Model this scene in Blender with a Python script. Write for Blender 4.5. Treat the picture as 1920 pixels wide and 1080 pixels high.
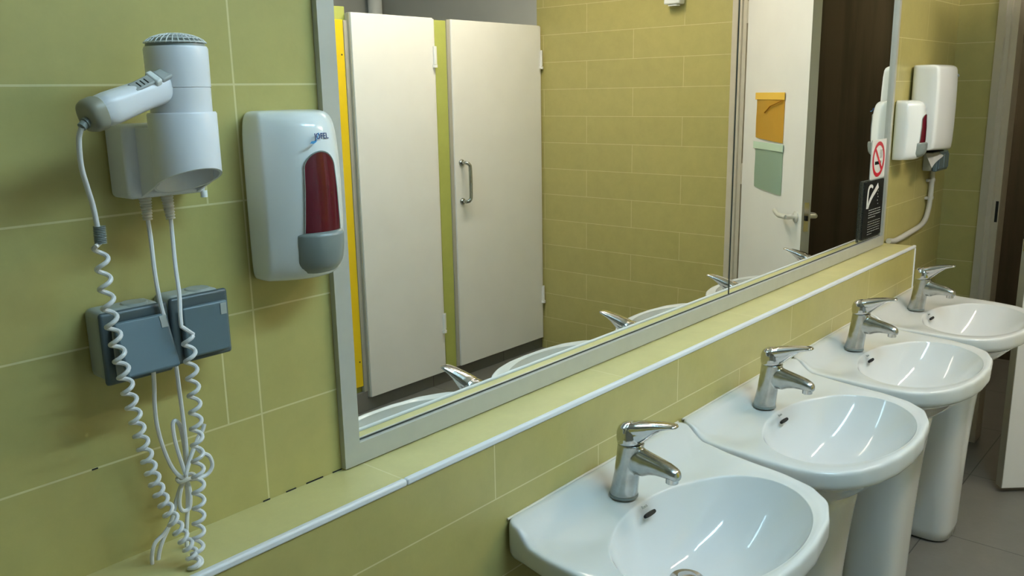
import bpy, bmesh, math, random
from mathutils import Vector, Matrix
PI = math.pi
random.seed(5)
S = bpy.context.scene
COL = S.collection
for o in list(bpy.data.objects):
    bpy.data.objects.remove(o)

# ------------------------------------------------------------------ camera
R = Matrix(((0.65045719, 0.17747994, -0.73851629),
            (-0.75934023, 0.12948833, -0.63767954),
            (-0.01754609, 0.97556837, 0.21899428)))
CAMZ = 1.5
FPX = 1627.0
cd = bpy.data.cameras.new('camera')
cam = bpy.data.objects.new('camera', cd)
COL.objects.link(cam)
cam.matrix_world = Matrix.Translation((0, 0, CAMZ)) @ R.to_4x4()
cd.sensor_width = 36.0
cd.lens = FPX / 1920 * 36
cd.clip_start = 0.02
S.camera = cam

# ------------------------------------------------------------------ world, exposure
w = bpy.data.worlds.new('world')
S.world = w
w.use_nodes = True
w.node_tree.nodes['Background'].inputs[0].default_value = (0.5, 0.55, 0.6, 1)
w.node_tree.nodes['Background'].inputs[1].default_value = 0.02
S.view_settings.view_transform = 'Standard'
S.view_settings.look = 'None'
S.view_settings.gamma = 1
S.view_settings.use_curve_mapping = False
S.view_settings.exposure = 0.0

# ceiling lamps: (centre x, y, length, colour, strength)
LAMPS = [(1.25, -0.28, 1.2, (0.58, 0.90, 1.10), 92.0),
         (2.85, -0.38, 1.2, (1.0, 0.89, 0.74), 98.0)]
CEIL = 2.6

# ------------------------------------------------------------------ helpers
def P(px, py, y):
    """point of the place seen at (px, py) that lies at distance y towards the mirror wall"""
    d = R @ Vector((px - 960, 540 - py, -FPX))
    t = y / d.y
    return Vector((d.x * t, y, CAMZ + d.z * t))

def link(name, me, mat=None, parent=None):
    o = bpy.data.objects.new(name, me)
    COL.objects.link(o)
    if mat:
        for m in (mat if isinstance(mat, (list, tuple)) else [mat]):
            me.materials.append(m)
    if parent:
        o.parent = parent
        o.matrix_parent_inverse = Matrix.Translation(-Vector(parent.location))
    return o

def obj(name, bm, mat, parent=None, smooth=True, bevel=0, seg=2, sub=0, ang=40):
    bmesh.ops.recalc_face_normals(bm, faces=bm.faces[:])
    me = bpy.data.meshes.new(name)
    bm.to_mesh(me)
    bm.free()
    for p in me.polygons:
        p.use_smooth = smooth
    if smooth:
        me.set_sharp_from_angle(angle=math.radians(ang))
    o = link(name, me, mat, parent)
    if bevel:
        m = o.modifiers.new('bevel', 'BEVEL')
        m.width = bevel
        m.segments = seg
        m.limit_method = 'ANGLE'
        m.angle_limit = math.radians(35)
        m.harden_normals = False
    if sub:
        m = o.modifiers.new('sub', 'SUBSURF')
        m.levels = sub
        m.render_levels = sub
    return o

def bake(o):
    dg = bpy.context.evaluated_depsgraph_get()
    me = bpy.data.meshes.new_from_object(o.evaluated_get(dg))
    o.modifiers.clear()
    o.data = me
    for p in me.polygons:
        p.use_smooth = True
    return o

def tag(o, label=None, cat=None, group=None, kind=None):
    if label: o['label'] = label
    if cat: o['category'] = cat
    if group: o['group'] = group
    if kind: o['kind'] = kind
    return o

def empty(name, loc, label=None, cat=None, group=None, kind=None):
    o = bpy.data.objects.new(name, None)
    o.empty_display_size = 0.05
    COL.objects.link(o)
    o.location = loc
    return tag(o, label, cat, group, kind)

def box(bm, x0, x1, y0, y1, z0, z1, mi=0, M=None):
    vs = [bm.verts.new((x, y, z)) for x in (x0, x1) for y in (y0, y1) for z in (z0, z1)]
    if M:
        for v in vs: v.co = M @ v.co
    for f in ((0, 1, 3, 2), (4, 6, 7, 5), (0, 4, 5, 1), (2, 3, 7, 6), (0, 2, 6, 4), (1, 5, 7, 3)):
        fc = bm.faces.new([vs[i] for i in f])
        fc.material_index = mi
    return bm

def BX(*a, **k):
    return box(bmesh.new(), *a, **k)

def loft(bm, rings, cap0=True, cap1=True, closed=True, mi=0):
    """rings: lists of points, all the same length"""
    vr = [[bm.verts.new(p) for p in r] for r in rings]
    n = len(rings[0])
    for a, b in zip(vr[:-1], vr[1:]):
        for i in range(n if closed else n - 1):
            j = (i + 1) % n
            f = bm.faces.new((a[i], a[j], b[j], b[i]))
            f.material_index = mi
    if cap0: bm.faces.new(vr[0]).material_index = mi
    if cap1: bm.faces.new(vr[-1][::-1]).material_index = mi
    return vr

def ring(c, u, v, ru, rv, n=24, e=2.0):
    c, u, v = Vector(c), Vector(u), Vector(v)
    out = []
    for i in range(n):
        a = 2 * PI * i / n
        ca, sa = math.cos(a), math.sin(a)
        out.append(c + u * (ru * math.copysign(abs(ca) ** (2 / e), ca)) + v * (rv * math.copysign(abs(sa) ** (2 / e), sa)))
    return out

def catmull(pts, k=8):
    pts = [Vector(p) for p in pts]
    P_ = [pts[0] * 2 - pts[1]] + pts + [pts[-1] * 2 - pts[-2]]
    out = []
    for i in range(1, len(P_) - 2):
        a, b, c, d = P_[i - 1:i + 3]
        for s in range(k):
            t = s / k
            out.append(0.5 * ((2 * b) + (c - a) * t + (2 * a - 5 * b + 4 * c - d) * t * t + (3 * b - a - 3 * c + d) * t ** 3))
    out.append(pts[-1])
    return out

def tube(bm, pts, r, n=8, flat=1.0, caps=True):
    pts = [Vector(p) for p in pts]
    rr = r if isinstance(r, (list, tuple)) else [r] * len(pts)
    t0 = (pts[1] - pts[0]).normalized()
    up = Vector((0, 0, 1)) if abs(t0.z) < .9 else Vector((0, 1, 0))
    u = t0.cross(up).normalized()
    rings = []
    for i, p in enumerate(pts):
        t = (pts[min(i + 1, len(pts) - 1)] - pts[max(i - 1, 0)])
        t = t.normalized() if t.length > 1e-9 else t0
        u = (u - t * u.dot(t)).normalized()
        v = t.cross(u)
        rings.append([p + u * (math.cos(2 * PI * k / n) * rr[i]) + v * (math.sin(2 * PI * k / n) * rr[i] * flat) for k in range(n)])
    loft(bm, rings, caps, caps)
    return bm

def lathe(bm, c, prof, n=32, axis='z'):
    """prof: (radius, height) pairs"""
    c = Vector(c)
    rings = []
    for r, h in prof:
        rg = []
        for i in range(n):
            a = 2 * PI * i / n
            q = (r * math.cos(a), r * math.sin(a), h)
            if axis == 'y': q = (q[0], q[2], q[1])
            if axis == 'x': q = (q[2], q[0], q[1])
            rg.append(c + Vector(q))
        rings.append(rg)
    loft(bm, rings)
    return bm

def sm(a, b, x):
    t = max(0.0, min(1.0, (x - a) / (b - a)))
    return t * t * (3 - 2 * t)

def lerp(a, b, t): return a + (b - a) * t

def text(name, body, size, M, mat, parent=None, ext=0.0002, shear=0, spacing=1.0, offset=0.0):
    cu = bpy.data.curves.new(name, 'FONT')
    cu.body = body
    cu.size = size
    cu.extrude = ext
    cu.align_x = 'CENTER'
    cu.align_y = 'CENTER'
    cu.shear = shear
    cu.offset = offset
    cu.space_character = spacing
    t = bpy.data.objects.new(name, cu)
    COL.objects.link(t)
    dg = bpy.context.evaluated_depsgraph_get()
    me = bpy.data.meshes.new_from_object(t.evaluated_get(dg))
    bpy.data.objects.remove(t)
    me.transform(M)
    return link(name, me, mat, parent)

def FR(c, xdir, normal):
    """frame at c whose x runs along xdir and whose z is the outward normal"""
    z = Vector(normal).normalized()
    x = Vector(xdir); x = (x - z * x.dot(z)).normalized()
    y = z.cross(x)
    m = Matrix((x, y, z)).transposed().to_4x4()
    return Matrix.Translation(Vector(c)) @ m

# ------------------------------------------------------------------ materials
def mat(name, col, rough=.5, metal=0, spec=.5, noise=0, nscale=30, bump=0, bscale=200, coat=0, emit=None, trans=0, ior=1.45, sss=0):
    m = bpy.data.materials.new(name)
    m.use_nodes = True
    nt = m.node_tree
    b = nt.nodes['Principled BSDF']
    c = tuple(col) + (1,)
    b.inputs['Base Color'].default_value = c
    b.inputs['Roughness'].default_value = rough
    b.inputs['Metallic'].default_value = metal
    b.inputs['Specular IOR Level'].default_value = spec
    b.inputs['Coat Weight'].default_value = coat
    b.inputs['Transmission Weight'].default_value = trans
    b.inputs['IOR'].default_value = ior
    if emit:
        b.inputs['Emission Color'].default_value = tuple(emit[0]) + (1,)
        b.inputs['Emission Strength'].default_value = emit[1]
    geo = nt.nodes.new('ShaderNodeTexCoord')
    if noise:
        n = nt.nodes.new('ShaderNodeTexNoise')
        n.inputs['Scale'].default_value = nscale
        n.inputs['Detail'].default_value = 5
        nt.links.new(geo.outputs['Object'], n.inputs['Vector'])
        r = nt.nodes.new('ShaderNodeValToRGB')
        r.color_ramp.elements[0].position = .3
        r.color_ramp.elements[1].position = .7
        r.color_ramp.elements[0].color = tuple(x * (1 - noise) for x in col) + (1,)
        r.color_ramp.elements[1].color = tuple(min(1, x * (1 + noise)) for x in col) + (1,)
        nt.links.new(n.outputs['Fac'], r.inputs['Fac'])
        nt.links.new(r.outputs['Color'], b.inputs['Base Color'])
    if bump:
        n = nt.nodes.new('ShaderNodeTexNoise')
        n.inputs['Scale'].default_value = bscale
        nt.links.new(geo.outputs['Object'], n.inputs['Vector'])
        bp = nt.nodes.new('ShaderNodeBump')
        bp.inputs['Strength'].default_value = bump
        bp.inputs['Distance'].default_value = .001
        nt.links.new(n.outputs['Fac'], bp.inputs['Height'])
        nt.links.new(bp.outputs['Normal'], b.inputs['Normal'])
    return m

def tilemat(name, ax, off, c1, c2, grout, bw=.591, bh=.147, mortar=.0013, rough=.35, extra=None, noise=.06, offset=.5):
    """running-bond tiles laid out in world coordinates; ax = the two axes of the surface"""
    m = bpy.data.materials.new(name)
    m.use_nodes = True
    nt = m.node_tree
    N, L = nt.nodes, nt.links
    b = N['Principled BSDF']
    g = N.new('ShaderNodeNewGeometry')
    sp = N.new('ShaderNodeSeparateXYZ')
    L.new(g.outputs['Position'], sp.inputs[0])
    cb = N.new('ShaderNodeCombineXYZ')
    outs = []
    for k in range(2):
        a = N.new('ShaderNodeMath')
        a.operation = 'ADD'
        L.new(sp.outputs[ax[k]], a.inputs[0])
        a.inputs[1].default_value = off[k]
        L.new(a.outputs[0], cb.inputs[k])
    br = N.new('ShaderNodeTexBrick')
    br.offset = offset
    br.offset_frequency = 2
    br.squash = 1
    br.inputs['Scale'].default_value = 1
    br.inputs['Mortar Size'].default_value = mortar
    br.inputs['Mortar Smooth'].default_value = .1
    br.inputs['Bias'].default_value = 0
    br.inputs['Brick Width'].default_value = bw
    br.inputs['Row Height'].default_value = bh
    br.inputs['Color1'].default_value = tuple(c1) + (1,)
    br.inputs['Color2'].default_value = tuple(c2) + (1,)
    br.inputs['Mortar'].default_value = tuple(grout) + (1,)
    L.new(cb.outputs[0], br.inputs['Vector'])
    n = N.new('ShaderNodeTexNoise')
    n.inputs['Scale'].default_value = 14
    n.inputs['Detail'].default_value = 8
    n.inputs['Roughness'].default_value = .7
    L.new(g.outputs['Position'], n.inputs['Vector'])
    mr = N.new('ShaderNodeMapRange')
    mr.inputs['From Min'].default_value = .3
    mr.inputs['From Max'].default_value = .7
    mr.inputs['To Min'].default_value = 1 - noise
    mr.inputs['To Max'].default_value = 1 + noise
    L.new(n.outputs['Fac'], mr.inputs['Value'])
    vm = N.new('ShaderNodeVectorMath')
    vm.operation = 'SCALE'
    src = br.outputs['Color']
    fac = br.outputs['Fac']
    if extra:                                   # one continuous vertical joint at x = extra
        a = N.new('ShaderNodeMath'); a.operation = 'COMPARE'
        L.new(sp.outputs[0], a.inputs[0])
        a.inputs[1].default_value = extra
        a.inputs[2].default_value = mortar
        mx = N.new('ShaderNodeMix'); mx.data_type = 'RGBA'
        L.new(a.outputs[0], mx.inputs['Factor'])
        L.new(src, mx.inputs['A'])
        mx.inputs['B'].default_value = tuple(grout) + (1,)
        src = mx.outputs['Result']
    L.new(src, vm.inputs[0])
    L.new(mr.outputs[0], vm.inputs['Scale'])
    L.new(vm.outputs[0], b.inputs['Base Color'])
    b.inputs['Roughness'].default_value = rough
    n2 = N.new('ShaderNodeTexNoise')
    n2.inputs['Scale'].default_value = 60
    L.new(g.outputs['Position'], n2.inputs['Vector'])
    ad = N.new('ShaderNodeMath'); ad.operation = 'MULTIPLY_ADD'
    L.new(fac, ad.inputs[0]); ad.inputs[1].default_value = -1.0
    L.new(n2.outputs['Fac'], ad.inputs[2])
    bp = N.new('ShaderNodeBump')
    bp.inputs['Strength'].default_value = .25
    bp.inputs['Distance'].default_value = .0012
    L.new(ad.outputs[0], bp.inputs['Height'])
    L.new(bp.outputs['Normal'], b.inputs['Normal'])
    return m

TG1, TG2, GR = (.43, .378, .132), (.455, .398, .142), (.64, .58, .30)
M_tile_back = tilemat('green_tile_back', (0, 2), (-.576, -.047), TG1, TG2, GR, extra=.627)
M_tile_right = tilemat('green_tile_right', (1, 2), (1.1315, -.047), TG1, TG2, GR)
M_tile_pier = tilemat('green_tile_pier', (1, 2), (.0, -.047), TG1, TG2, GR, bw=4.0, offset=0)
M_tile_ledge = tilemat('green_tile_ledge', (0, 2), (-.983 + .2955, -.843 + 1.47), TG1, TG2, GR)
M_tile_top_lit = tilemat('green_tile_ledge_top_lit', (0, 1), (-.79 + .2955, -.86), (.60, .54, .24), (.62, .56, .25), (.70, .64, .36))  # ledge tile made paler: light falling on the flat top put into its colour
M_floor = tilemat('grey_floor_tile', (0, 1), (-3.015 + 0.56 * 10, -.716 + .56 * 10), (.145, .14, .125), (.16, .155, .14), (.05, .048, .045), bw=.56, bh=.56, mortar=.002, rough=.38, offset=0)
M_ceramic = mat('white_ceramic', (.69, .70, .70), .07, spec=.6)
M_chrome = mat('worn_chrome', (.46, .47, .46), .20, metal=1, noise=.12, nscale=60)
M_chrome2 = mat('polished_chrome', (.60, .60, .60), .12, metal=1)
M_lever = mat('pale_metal_lever', (.70, .70, .66), .3, metal=.4)
M_trim = mat('white_plastic_trim', (.78, .80, .84), .3)
M_alu = mat('grey_aluminium', (.50, .50, .46), .42, metal=.25, noise=.03)
M_mirror = mat('mirror_silver', (.92, .94, .90), .0, metal=1)
M_mirroredge = mat('dark_mirror_edge', (.03, .04, .035), .3)
M_white = mat('glossy_white_plastic', (.84, .86, .86), .16, spec=.5)
M_white2 = mat('white_dryer_plastic', (.82, .83, .88), .3, spec=.5)
M_greyp = mat('grey_plastic', (.22, .25, .24), .3)
M_label = mat('pale_grey_label', (.40, .41, .40), .4)
M_taupe = mat('taupe_plastic', (.30, .29, .23), .35)
M_red = mat('red_soap_window', (.20, .010, .028), .12, coat=.6)
M_logo = mat('logo_navy', (.0, .03, .16), .4)
M_logo2 = mat('logo_blue', (.03, .25, .55), .4)
M_cable = mat('white_cable', (.78, .78, .80), .35)
M_boot = mat('cream_boot', (.70, .66, .58), .45)
M_sock = mat('blue_grey_socket', (.105, .155, .185), .32)
M_sockf = mat('dark_socket_frame', (.07, .095, .105), .35)
M_sock2 = mat('light_grey_socket', (.36, .39, .37), .4)
M_door = mat('cream_painted_door', (.80, .79, .76), .4, noise=.02, nscale=6)
M_edge = mat('door_edge_grey', (.40, .38, .31), .5)
M_lime = mat('lime_paint', (.42, .45, .11), .45, noise=.03)
M_yellow = mat('yellow_panel', (.80, .55, .01), .35)
M_grey = mat('grey_plinth', (.18, .17, .15), .6)
M_plaster = mat('grey_plaster', (.42, .42, .38), .8, noise=.05, nscale=4)
M_ceil = mat('white_ceiling', (.75, .75, .72), .8)
M_frame = mat('beige_door_frame', (.54, .49, .39), .45, noise=.03)
M_black = mat('black_plastic', (.012, .012, .012), .3)
M_dark = mat('dark_hole', (.01, .01, .01), .8)
M_paper = mat('white_paper', (.8, .8, .78), .7)
M_signred = mat('sign_red', (.62, .02, .04), .4)
M_signwhite = mat('sign_white', (.80, .80, .78), .35)
M_signblack = mat('sign_black', (.012, .013, .015), .25)
M_acryl = mat('clear_acrylic', (.88, .94, .90), .03, trans=.97)
M_orange = mat('orange_folder', (.84, .52, .07), .35)
M_mint = mat('mint_folder', (.52, .68, .54), .3)
M_amber = mat('amber_fold', (.62, .28, .02), .4)
M_housing = mat('lamp_housing', (.8, .8, .8), .5)
M_conduit = mat('pale_conduit', (.55, .53, .47), .45)

def woodmat():
    m = mat('dark_wood_panelling', (.04, .028, .018), .55)
    nt = m.node_tree
    N, L = nt.nodes, nt.links
    b = N['Principled BSDF']
    g = N.new('ShaderNodeNewGeometry')
    mp = N.new('ShaderNodeMapping')
    mp.inputs['Scale'].default_value = (1, 9, .6)
    L.new(g.outputs['Position'], mp.inputs[0])
    n = N.new('ShaderNodeTexNoise')
    n.inputs['Scale'].default_value = 1.6
    n.inputs['Detail'].default_value = 6
    L.new(mp.outputs[0], n.inputs['Vector'])
    r = N.new('ShaderNodeValToRGB')
    r.color_ramp.elements[0].position = .35
    r.color_ramp.elements[0].color = (.060, .050, .030, 1)
    r.color_ramp.elements[1].position = .62
    r.color_ramp.elements[1].color = (.105, .082, .052, 1)
    L.new(n.outputs['Fac'], r.inputs[0])
    L.new(r.outputs[0], b.inputs['Base Color'])
    return m
M_wood = woodmat()

# ------------------------------------------------------------------ the room
FZ = 0.0                                   # floor level
XR = 3.93                                   # right wall
YS = -1.158                                 # cubicle fronts
XL = -1.3
def struct(name, bm, m, parent=None, **k):
    o = obj(name, bm, m, parent, **k)
    if parent is None: o['kind'] = 'structure'
    return o

struct('floor', BX(XL, 5.4, -2.6, 2.0, FZ - .06, FZ), M_floor, smooth=False)
struct('ceiling', BX(XL, 5.4, -2.6, 2.0, CEIL, CEIL + .06), M_ceil, smooth=False)
struct('wall_back', BX(XL, XR, 1.0, 1.1, FZ, CEIL), M_tile_back, smooth=False)
bm = BX(XR, XR + .1, .845, 1.1, FZ, CEIL, mi=1)
box(bm, XR, XR + .1, YS - .02, .02, FZ, CEIL)
box(bm, XR, XR + .1, .02, .845, 2.07, CEIL)
struct('wall_right', bm, [M_tile_right, M_tile_pier], smooth=False)
struct('wall_right_cubicle', BX(XR, XR + .1, -2.6, YS - .02, FZ, CEIL), M_plaster, smooth=False)
struct('wall_front', BX(XL, XR, -2.6, -2.5, FZ, CEIL), M_plaster, smooth=False)
struct('wall_left', BX(XL - .1, XL, -2.6, 1.1, FZ, CEIL), M_plaster, smooth=False)
# corridor beyond the doorway
struct('wall_corridor', BX(5.3, 5.4, -2.6, 2.0, FZ, CEIL), M_wood, smooth=False)
bm = BX(XR + .1, 5.4, 1.9, 2.0, FZ, CEIL)
box(bm, XR + .1, 5.4, -2.7, -2.6, FZ, CEIL)
struct('wall_corridor_ends', bm, M_wood, smooth=False)

# tiled ledge along the mirror wall
LY = .893; LZ = .948; LX = 3.22
bm = bmesh.new()
vs = [bm.verts.new(p) for p in ((XL, LY, FZ), (LX, LY, FZ), (LX, LY, LZ), (XL, LY, LZ))]
bm.faces.new(vs).material_index = 0
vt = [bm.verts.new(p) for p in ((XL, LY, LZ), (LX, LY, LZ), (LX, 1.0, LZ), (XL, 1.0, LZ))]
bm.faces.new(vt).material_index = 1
ve = [bm.verts.new(p) for p in ((LX, LY, FZ), (LX, 1.0, FZ), (LX, 1.0, LZ), (LX, LY, LZ))]
bm.faces.new(ve).material_index = 0
bmesh.ops.remove_doubles(bm, verts=bm.verts[:], dist=.0001)
struct('wall_ledge', bm, [M_tile_ledge, M_tile_top_lit], smooth=False)
# white plastic edge strips
bm = BX(.7895, LX + .003, LY - .003, LY + .0075, LZ - .0075, LZ + .003)
struct('trim_1', bm, M_trim, bevel=.003, seg=3)
struct('trim_2', BX(XL, .7888, LY - .003, LY + .0075, LZ - .0075, LZ + .003), M_trim, bevel=.003, seg=3)
struct('trim_3', BX(LX - .004, LX + .003, LY - .003, LY + .004, .55, LZ - .008), M_trim, bevel=.0015)

# open dark joints in the old tiling
bm = BX(.655, .672, .9988, 1.0, .9482, .9498)
box(bm, .690, .720, .9988, 1.0, .9482, .9498)
box(bm, .738, .7545, .9988, 1.0, .9482, .9498)
box(bm, .617, .628, .9988, 1.0, .9482, .9498)
box(bm, .395, .402, .9992, 1.0, 1.0750, 1.0766)
struct('trim_7', bm, M_dark, smooth=False)
# door casing with two grooves round the opening in the right wall
def casing(name, y0, y1, inner):
    """vertical casing between y0 and y1; inner = +1 when the opening is on the low-y side"""
    bm = bmesh.new()
    if inner > 0:
        seq = [(y1, .012), (y1 - .03, .020), (y1 - .034, .012), (y1 - .048, .012), (y1 - .052, .004), (y0, .004)]
    else:
        seq = [(y0, .012), (y0 + .03, .020), (y0 + .034, .012), (y0 + .048, .012), (y0 + .052, .004), (y1, .004)]
    prof = [(XR - d, y) for y, d in seq] + [(XR + .1, seq[-1][0]), (XR + .1, seq[-1][0] + .02 * inner), (XR + .0, seq[0][0])]
    loft(bm, [[Vector((x, y, z)) for x, y in prof] for z in (FZ, 2.10)])
    return struct(name, bm, M_frame, smooth=False)
cr = casing('trim_4', .782, .856, 1)
casing('trim_5', .015, .085, -1)
struct('trim_6', BX(XR - .015, XR + .1, .085, .782, 2.03, 2.10), M_frame, smooth=False, bevel=.003)
o = obj('strike_plate', BX(XR - .006, XR - .0035, .786, .796, .955, 1.04), M_dark, cr, smooth=False)

# ------------------------------------------------------------------ entrance door leaf, half open
A = Vector((3.925, .092, 0)); B = Vector((3.47, .584, 0))
xd = (B - A).normalized()
nd = Vector((xd.y, -xd.x, 0))               # back face
if nd.dot(Vector((-1, -.2, 0))) < 0: nd = -nd   # nd looks at the camera
DW = (B - A).length
def DM(s, n, z):                            # leaf coordinates -> world
    return A + xd * s + nd * n + Vector((0, 0, z))
MD = Matrix.Translation(A) @ Matrix((xd, nd, Vector((0, 0, 1)))).transposed().to_4x4()
leaf = obj('door_1', BX(0, DW, -.038, 0, .02, 2.02, M=MD), M_door, bevel=.0015)
leaf['kind'] = 'structure'
obj('edge_band', BX(DW, DW + .0015, -.0375, -.0005, .021, 2.019, M=MD), M_edge, leaf, smooth=False)
obj('latch_plate', BX(DW + .0015, DW + .003, -.029, -.009, .92, 1.04, M=MD), M_chrome2, leaf, smooth=False)
obj('latch', BX(DW + .003, DW + .010, -.024, -.014, .965, .985, M=MD), M_dark, leaf, smooth=False)
for side in (1, -1):
    n0 = 0 if side > 0 else -.038
    bm = bmesh.new()
    c = DM(DW - .05, n0, .975)
    rr = [ring(c + nd * side * h, xd, (0, 0, 1), r, r, 20) for r, h in ((.024, 0), (.024, .006), (.019, .009), (.010, .010), (.010, .045))]
    loft(bm, rr)
    pts = [DM(DW - .05, n0 + side * .045, .975), DM(DW - .075, n0 + side * .050, .977), DM(DW - .11, n0 + side * .049, .975), DM(DW - .15, n0 + side * .047, .985), DM(DW - .165, n0 + side * .046, .99)]
    tube(bm, catmull(pts, 6), [.0105] * 18 + [.009] * 7, 12)
    h = obj('door_handle', bm, M_lever, leaf)
for z in (.25, 1.05, 1.80):
    bm = bmesh.new()
    lathe(bm, DM(-.006, -.004, z), [(.007, 0), (.007, .1)], 12)
    obj('hinge', bm, M_frame, leaf)

# plastic document pockets fixed to the leaf
def pocket(name, s0, s1, z0, z1, m, fold, label, cat):
    bm = bmesh.new()
    nx, nz = 14, 10
    g = []
    for i in range(nx + 1):
        row = []
        for j in range(nz + 1):
            u, v = i / nx, j / nz
            bulge = .006 * math.sin(PI * u) * (1 - v) ** .6 + .0012 * math.sin(9 * u + 5 * v)
            zz = lerp(z0 - .012 * u, z1, v)
            row.append(bm.verts.new(DM(lerp(s0, s1, u), .0025 + max(0, bulge), zz)))
        g.append(row)
    for i in range(nx):
        for j in range(nz):
            bm.faces.new((g[i][j], g[i + 1][j], g[i + 1][j + 1], g[i][j + 1]))
    bmesh.ops.solidify(bm, geom=bm.faces[:], thickness=.0012)
    o = obj(name, bm, m)
    tag(o, label, cat)
    return o
oo = pocket('document_pocket', .155, .455, 1.282, 1.478, M_orange, 1, 'orange plastic document pocket stuck on the open white door, above the mint one', 'document pocket')
bm = BX(.145, .460, .004, .0075, 1.452, 1.483, M=MD)
obj('flap', bm, M_orange, oo, bevel=.001)
bm = bmesh.new()
tube(bm, [DM(.27, .012, 1.395), DM(.33, .012, 1.425), DM(.39, .011, 1.437), DM(.44, .009, 1.45)], .004, 6, flat=.4)
obj('crease', bm, M_amber, oo)
gg = pocket('document_pocket', .160, .462, 1.058, 1.262, M_mint, 1, 'pale mint green plastic document pocket on the open white door, below the orange one', 'document pocket')
bm = BX(.142, .468, .004, .0075, 1.232, 1.264, M=MD)
obj('flap', bm, M_mint, gg, bevel=.001)

# ------------------------------------------------------------------ cubicle fronts (seen in the mirror)
def hinge_at(parent, x, z, y=YS):
    bm = bmesh.new()
    lathe(bm, (x, y + .012, z), [(.008, 0), (.008, .085)], 12)
    lathe(bm, (x, y + .012, z - .016), [(.012, 0), (.012, .014)], 12)
    box(bm, x - .004, x + .022, y + .001, y + .004, z, z + .085)
    h = obj('hinge', bm, M_door, parent)
    return h
def cubicle_door(x0, x1, label, handle):
    root = empty('cubicle_door', ((x0 + x1) / 2, YS, .07), label, 'door', 'cubicle doors opposite the basins')
    obj('door_panel', BX(x0, x1, YS - .018, YS + .018, .07, 1.862), M_door, root, bevel=.002)
    obj('edge_strip', BX(x0 - (.022 if handle else .006), x0 - .0005, YS - .018, YS + .010, .07, 1.860), M_edge, root, smooth=False)
    obj('hinge_post', BX(x1 + .001, x1 + .016, YS - .018, YS + .010, .066, 1.858), M_door, root, bevel=.001)
    hinge_at(root, x1 + .002, 1.645, YS + .012)
    hinge_at(root, x1 + .002, .30, YS + .012)
    if handle:
        hx = x0 + .055
        pts = [(hx - .01, YS + .02, 1.155), (hx - .008, YS + .05, 1.155), (hx + .002, YS + .062, 1.146), (hx + .008, YS + .064, 1.12), (hx + .008, YS + .064, .99),
               (hx + .002, YS + .062, .963), (hx - .008, YS + .05, .955), (hx - .01, YS + .02, .955)]
        bm = bmesh.new()
        tube(bm, catmull(pts, 6), .0095, 12)
        for z in (.955, 1.155):
            lathe(bm, (hx - .01, YS + .018, z), [(.018, 0), (.018, .006), (.013, .012)], 18, axis='y')
        obj('pull_handle', bm, M_chrome, root)
    return root
cubicle_door(3.205, 3.908, 'cream cubicle door with a metal pull handle, beside the tiled side wall', True)
cubicle_door(2.578, 3.080, 'narrow cream cubicle door without handle, between yellow panel and green pilaster', False)
struct('floor_cubicles', BX(XL, XR, -2.5, YS - .005, 0.001, .064), M_floor, smooth=False)
o = obj('pilaster', BX(3.104, 3.182, YS - .10, YS + .004, 0.065, 1.855), M_lime, bevel=.002)
tag(o, 'narrow lime green pilaster between the two cream cubicle doors', 'pilaster')
root = empty('partition', (2.35, YS, 0), 'lime green cubicle partition with a bright yellow panel, next to the narrow door', 'partition')
obj('partition_wall', BX(1.95, 2.578, YS - .12, YS - .025, 0.065, 1.888), M_lime, root, bevel=.002)
pn = obj('yellow_panel', BX(1.98, 2.550, YS - .024, YS - .006, .13, 1.830), M_yellow, root, bevel=.002)
tag(pn, 'bright yellow panel')
obj('edge_strip', BX(2.551, 2.571, YS - .024, YS - .002, .10, 1.828), M_edge, root, smooth=False)
obj('plinth', BX(1.95, 2.572, YS - .024, YS - .004, .001, .098), M_grey, root, smooth=False)
for z in (1.68, .255):
    bm = bmesh.new()
    lathe(bm, (2.535, YS - .006, z), [(.004, 0), (.003, .002)], 10, axis='y')
    obj('screw', bm, M_dark, root)
o = obj('partition', BX(1.3, 1.95, YS - .12, YS - .02, 0.065, 1.888), M_lime)
tag(o, 'plain lime green cubicle partition left of the yellow panel', 'partition')
o = obj('partition', BX(XL + .01, 1.3, YS - .12, YS - .02, 0.065, 1.888), M_door)
tag(o, 'plain cream cubicle partition behind the photographer', 'partition')
bm = bmesh.new()
lathe(bm, (3.83, -2.42, 0), [(.045, .065), (.045, CEIL)], 20)
tag(obj('drain_pipe', bm, M_ceil), 'white vertical pipe above the narrow cubicle door, in the far corner', 'pipe')
# small white box high on the right wall
bx_ = obj('air_freshener', BX(XR - .055, XR, -.335, -.245, 1.91, 2.06), M_white, bevel=.008, seg=3)
tag(bx_, 'small white box high on the tiled wall seen in the mirror', 'air freshener')
obj('nozzle', BX(XR - .046, XR - .012, -.315, -.265, 1.902, 1.9095), M_white, bx_, bevel=.002)

# ------------------------------------------------------------------ the mirror
GY = .9985
mroot = empty('wall_mirror', (1.98, .99, .9505), 'wide wall mirror in a grey frame standing on the tiled ledge', 'mirror')
bm = BX(.755, .784, .989, .9995, .9505, 2.20)
box(bm, .784, 3.178, .989, .9995, .9505, .984)
box(bm, 3.160, 3.178, .989, .9995, .984, 2.20)
box(bm, .755, 3.178, .989, .9995, 2.20, 2.23)
obj('mirror_frame', bm, M_alu, mroot, smooth=False)
obj('mirror_glass', BX(.7845, 2.0065, GY, .9993, .9865, 2.2), M_mirror, mroot, smooth=False)
obj('mirror_glass', BX(2.0095, 3.1595, GY, .9993, .9865, 2.2), M_mirror, mroot, smooth=False)
bm = BX(.7845, 3.1595, GY - .001, .9993, .9842, .9865)
box(bm, 2.0065, 2.0095, GY - .0012, .9993, .9865, 2.2)
obj('dark_seam', bm, M_mirroredge, mroot, smooth=False)

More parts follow.
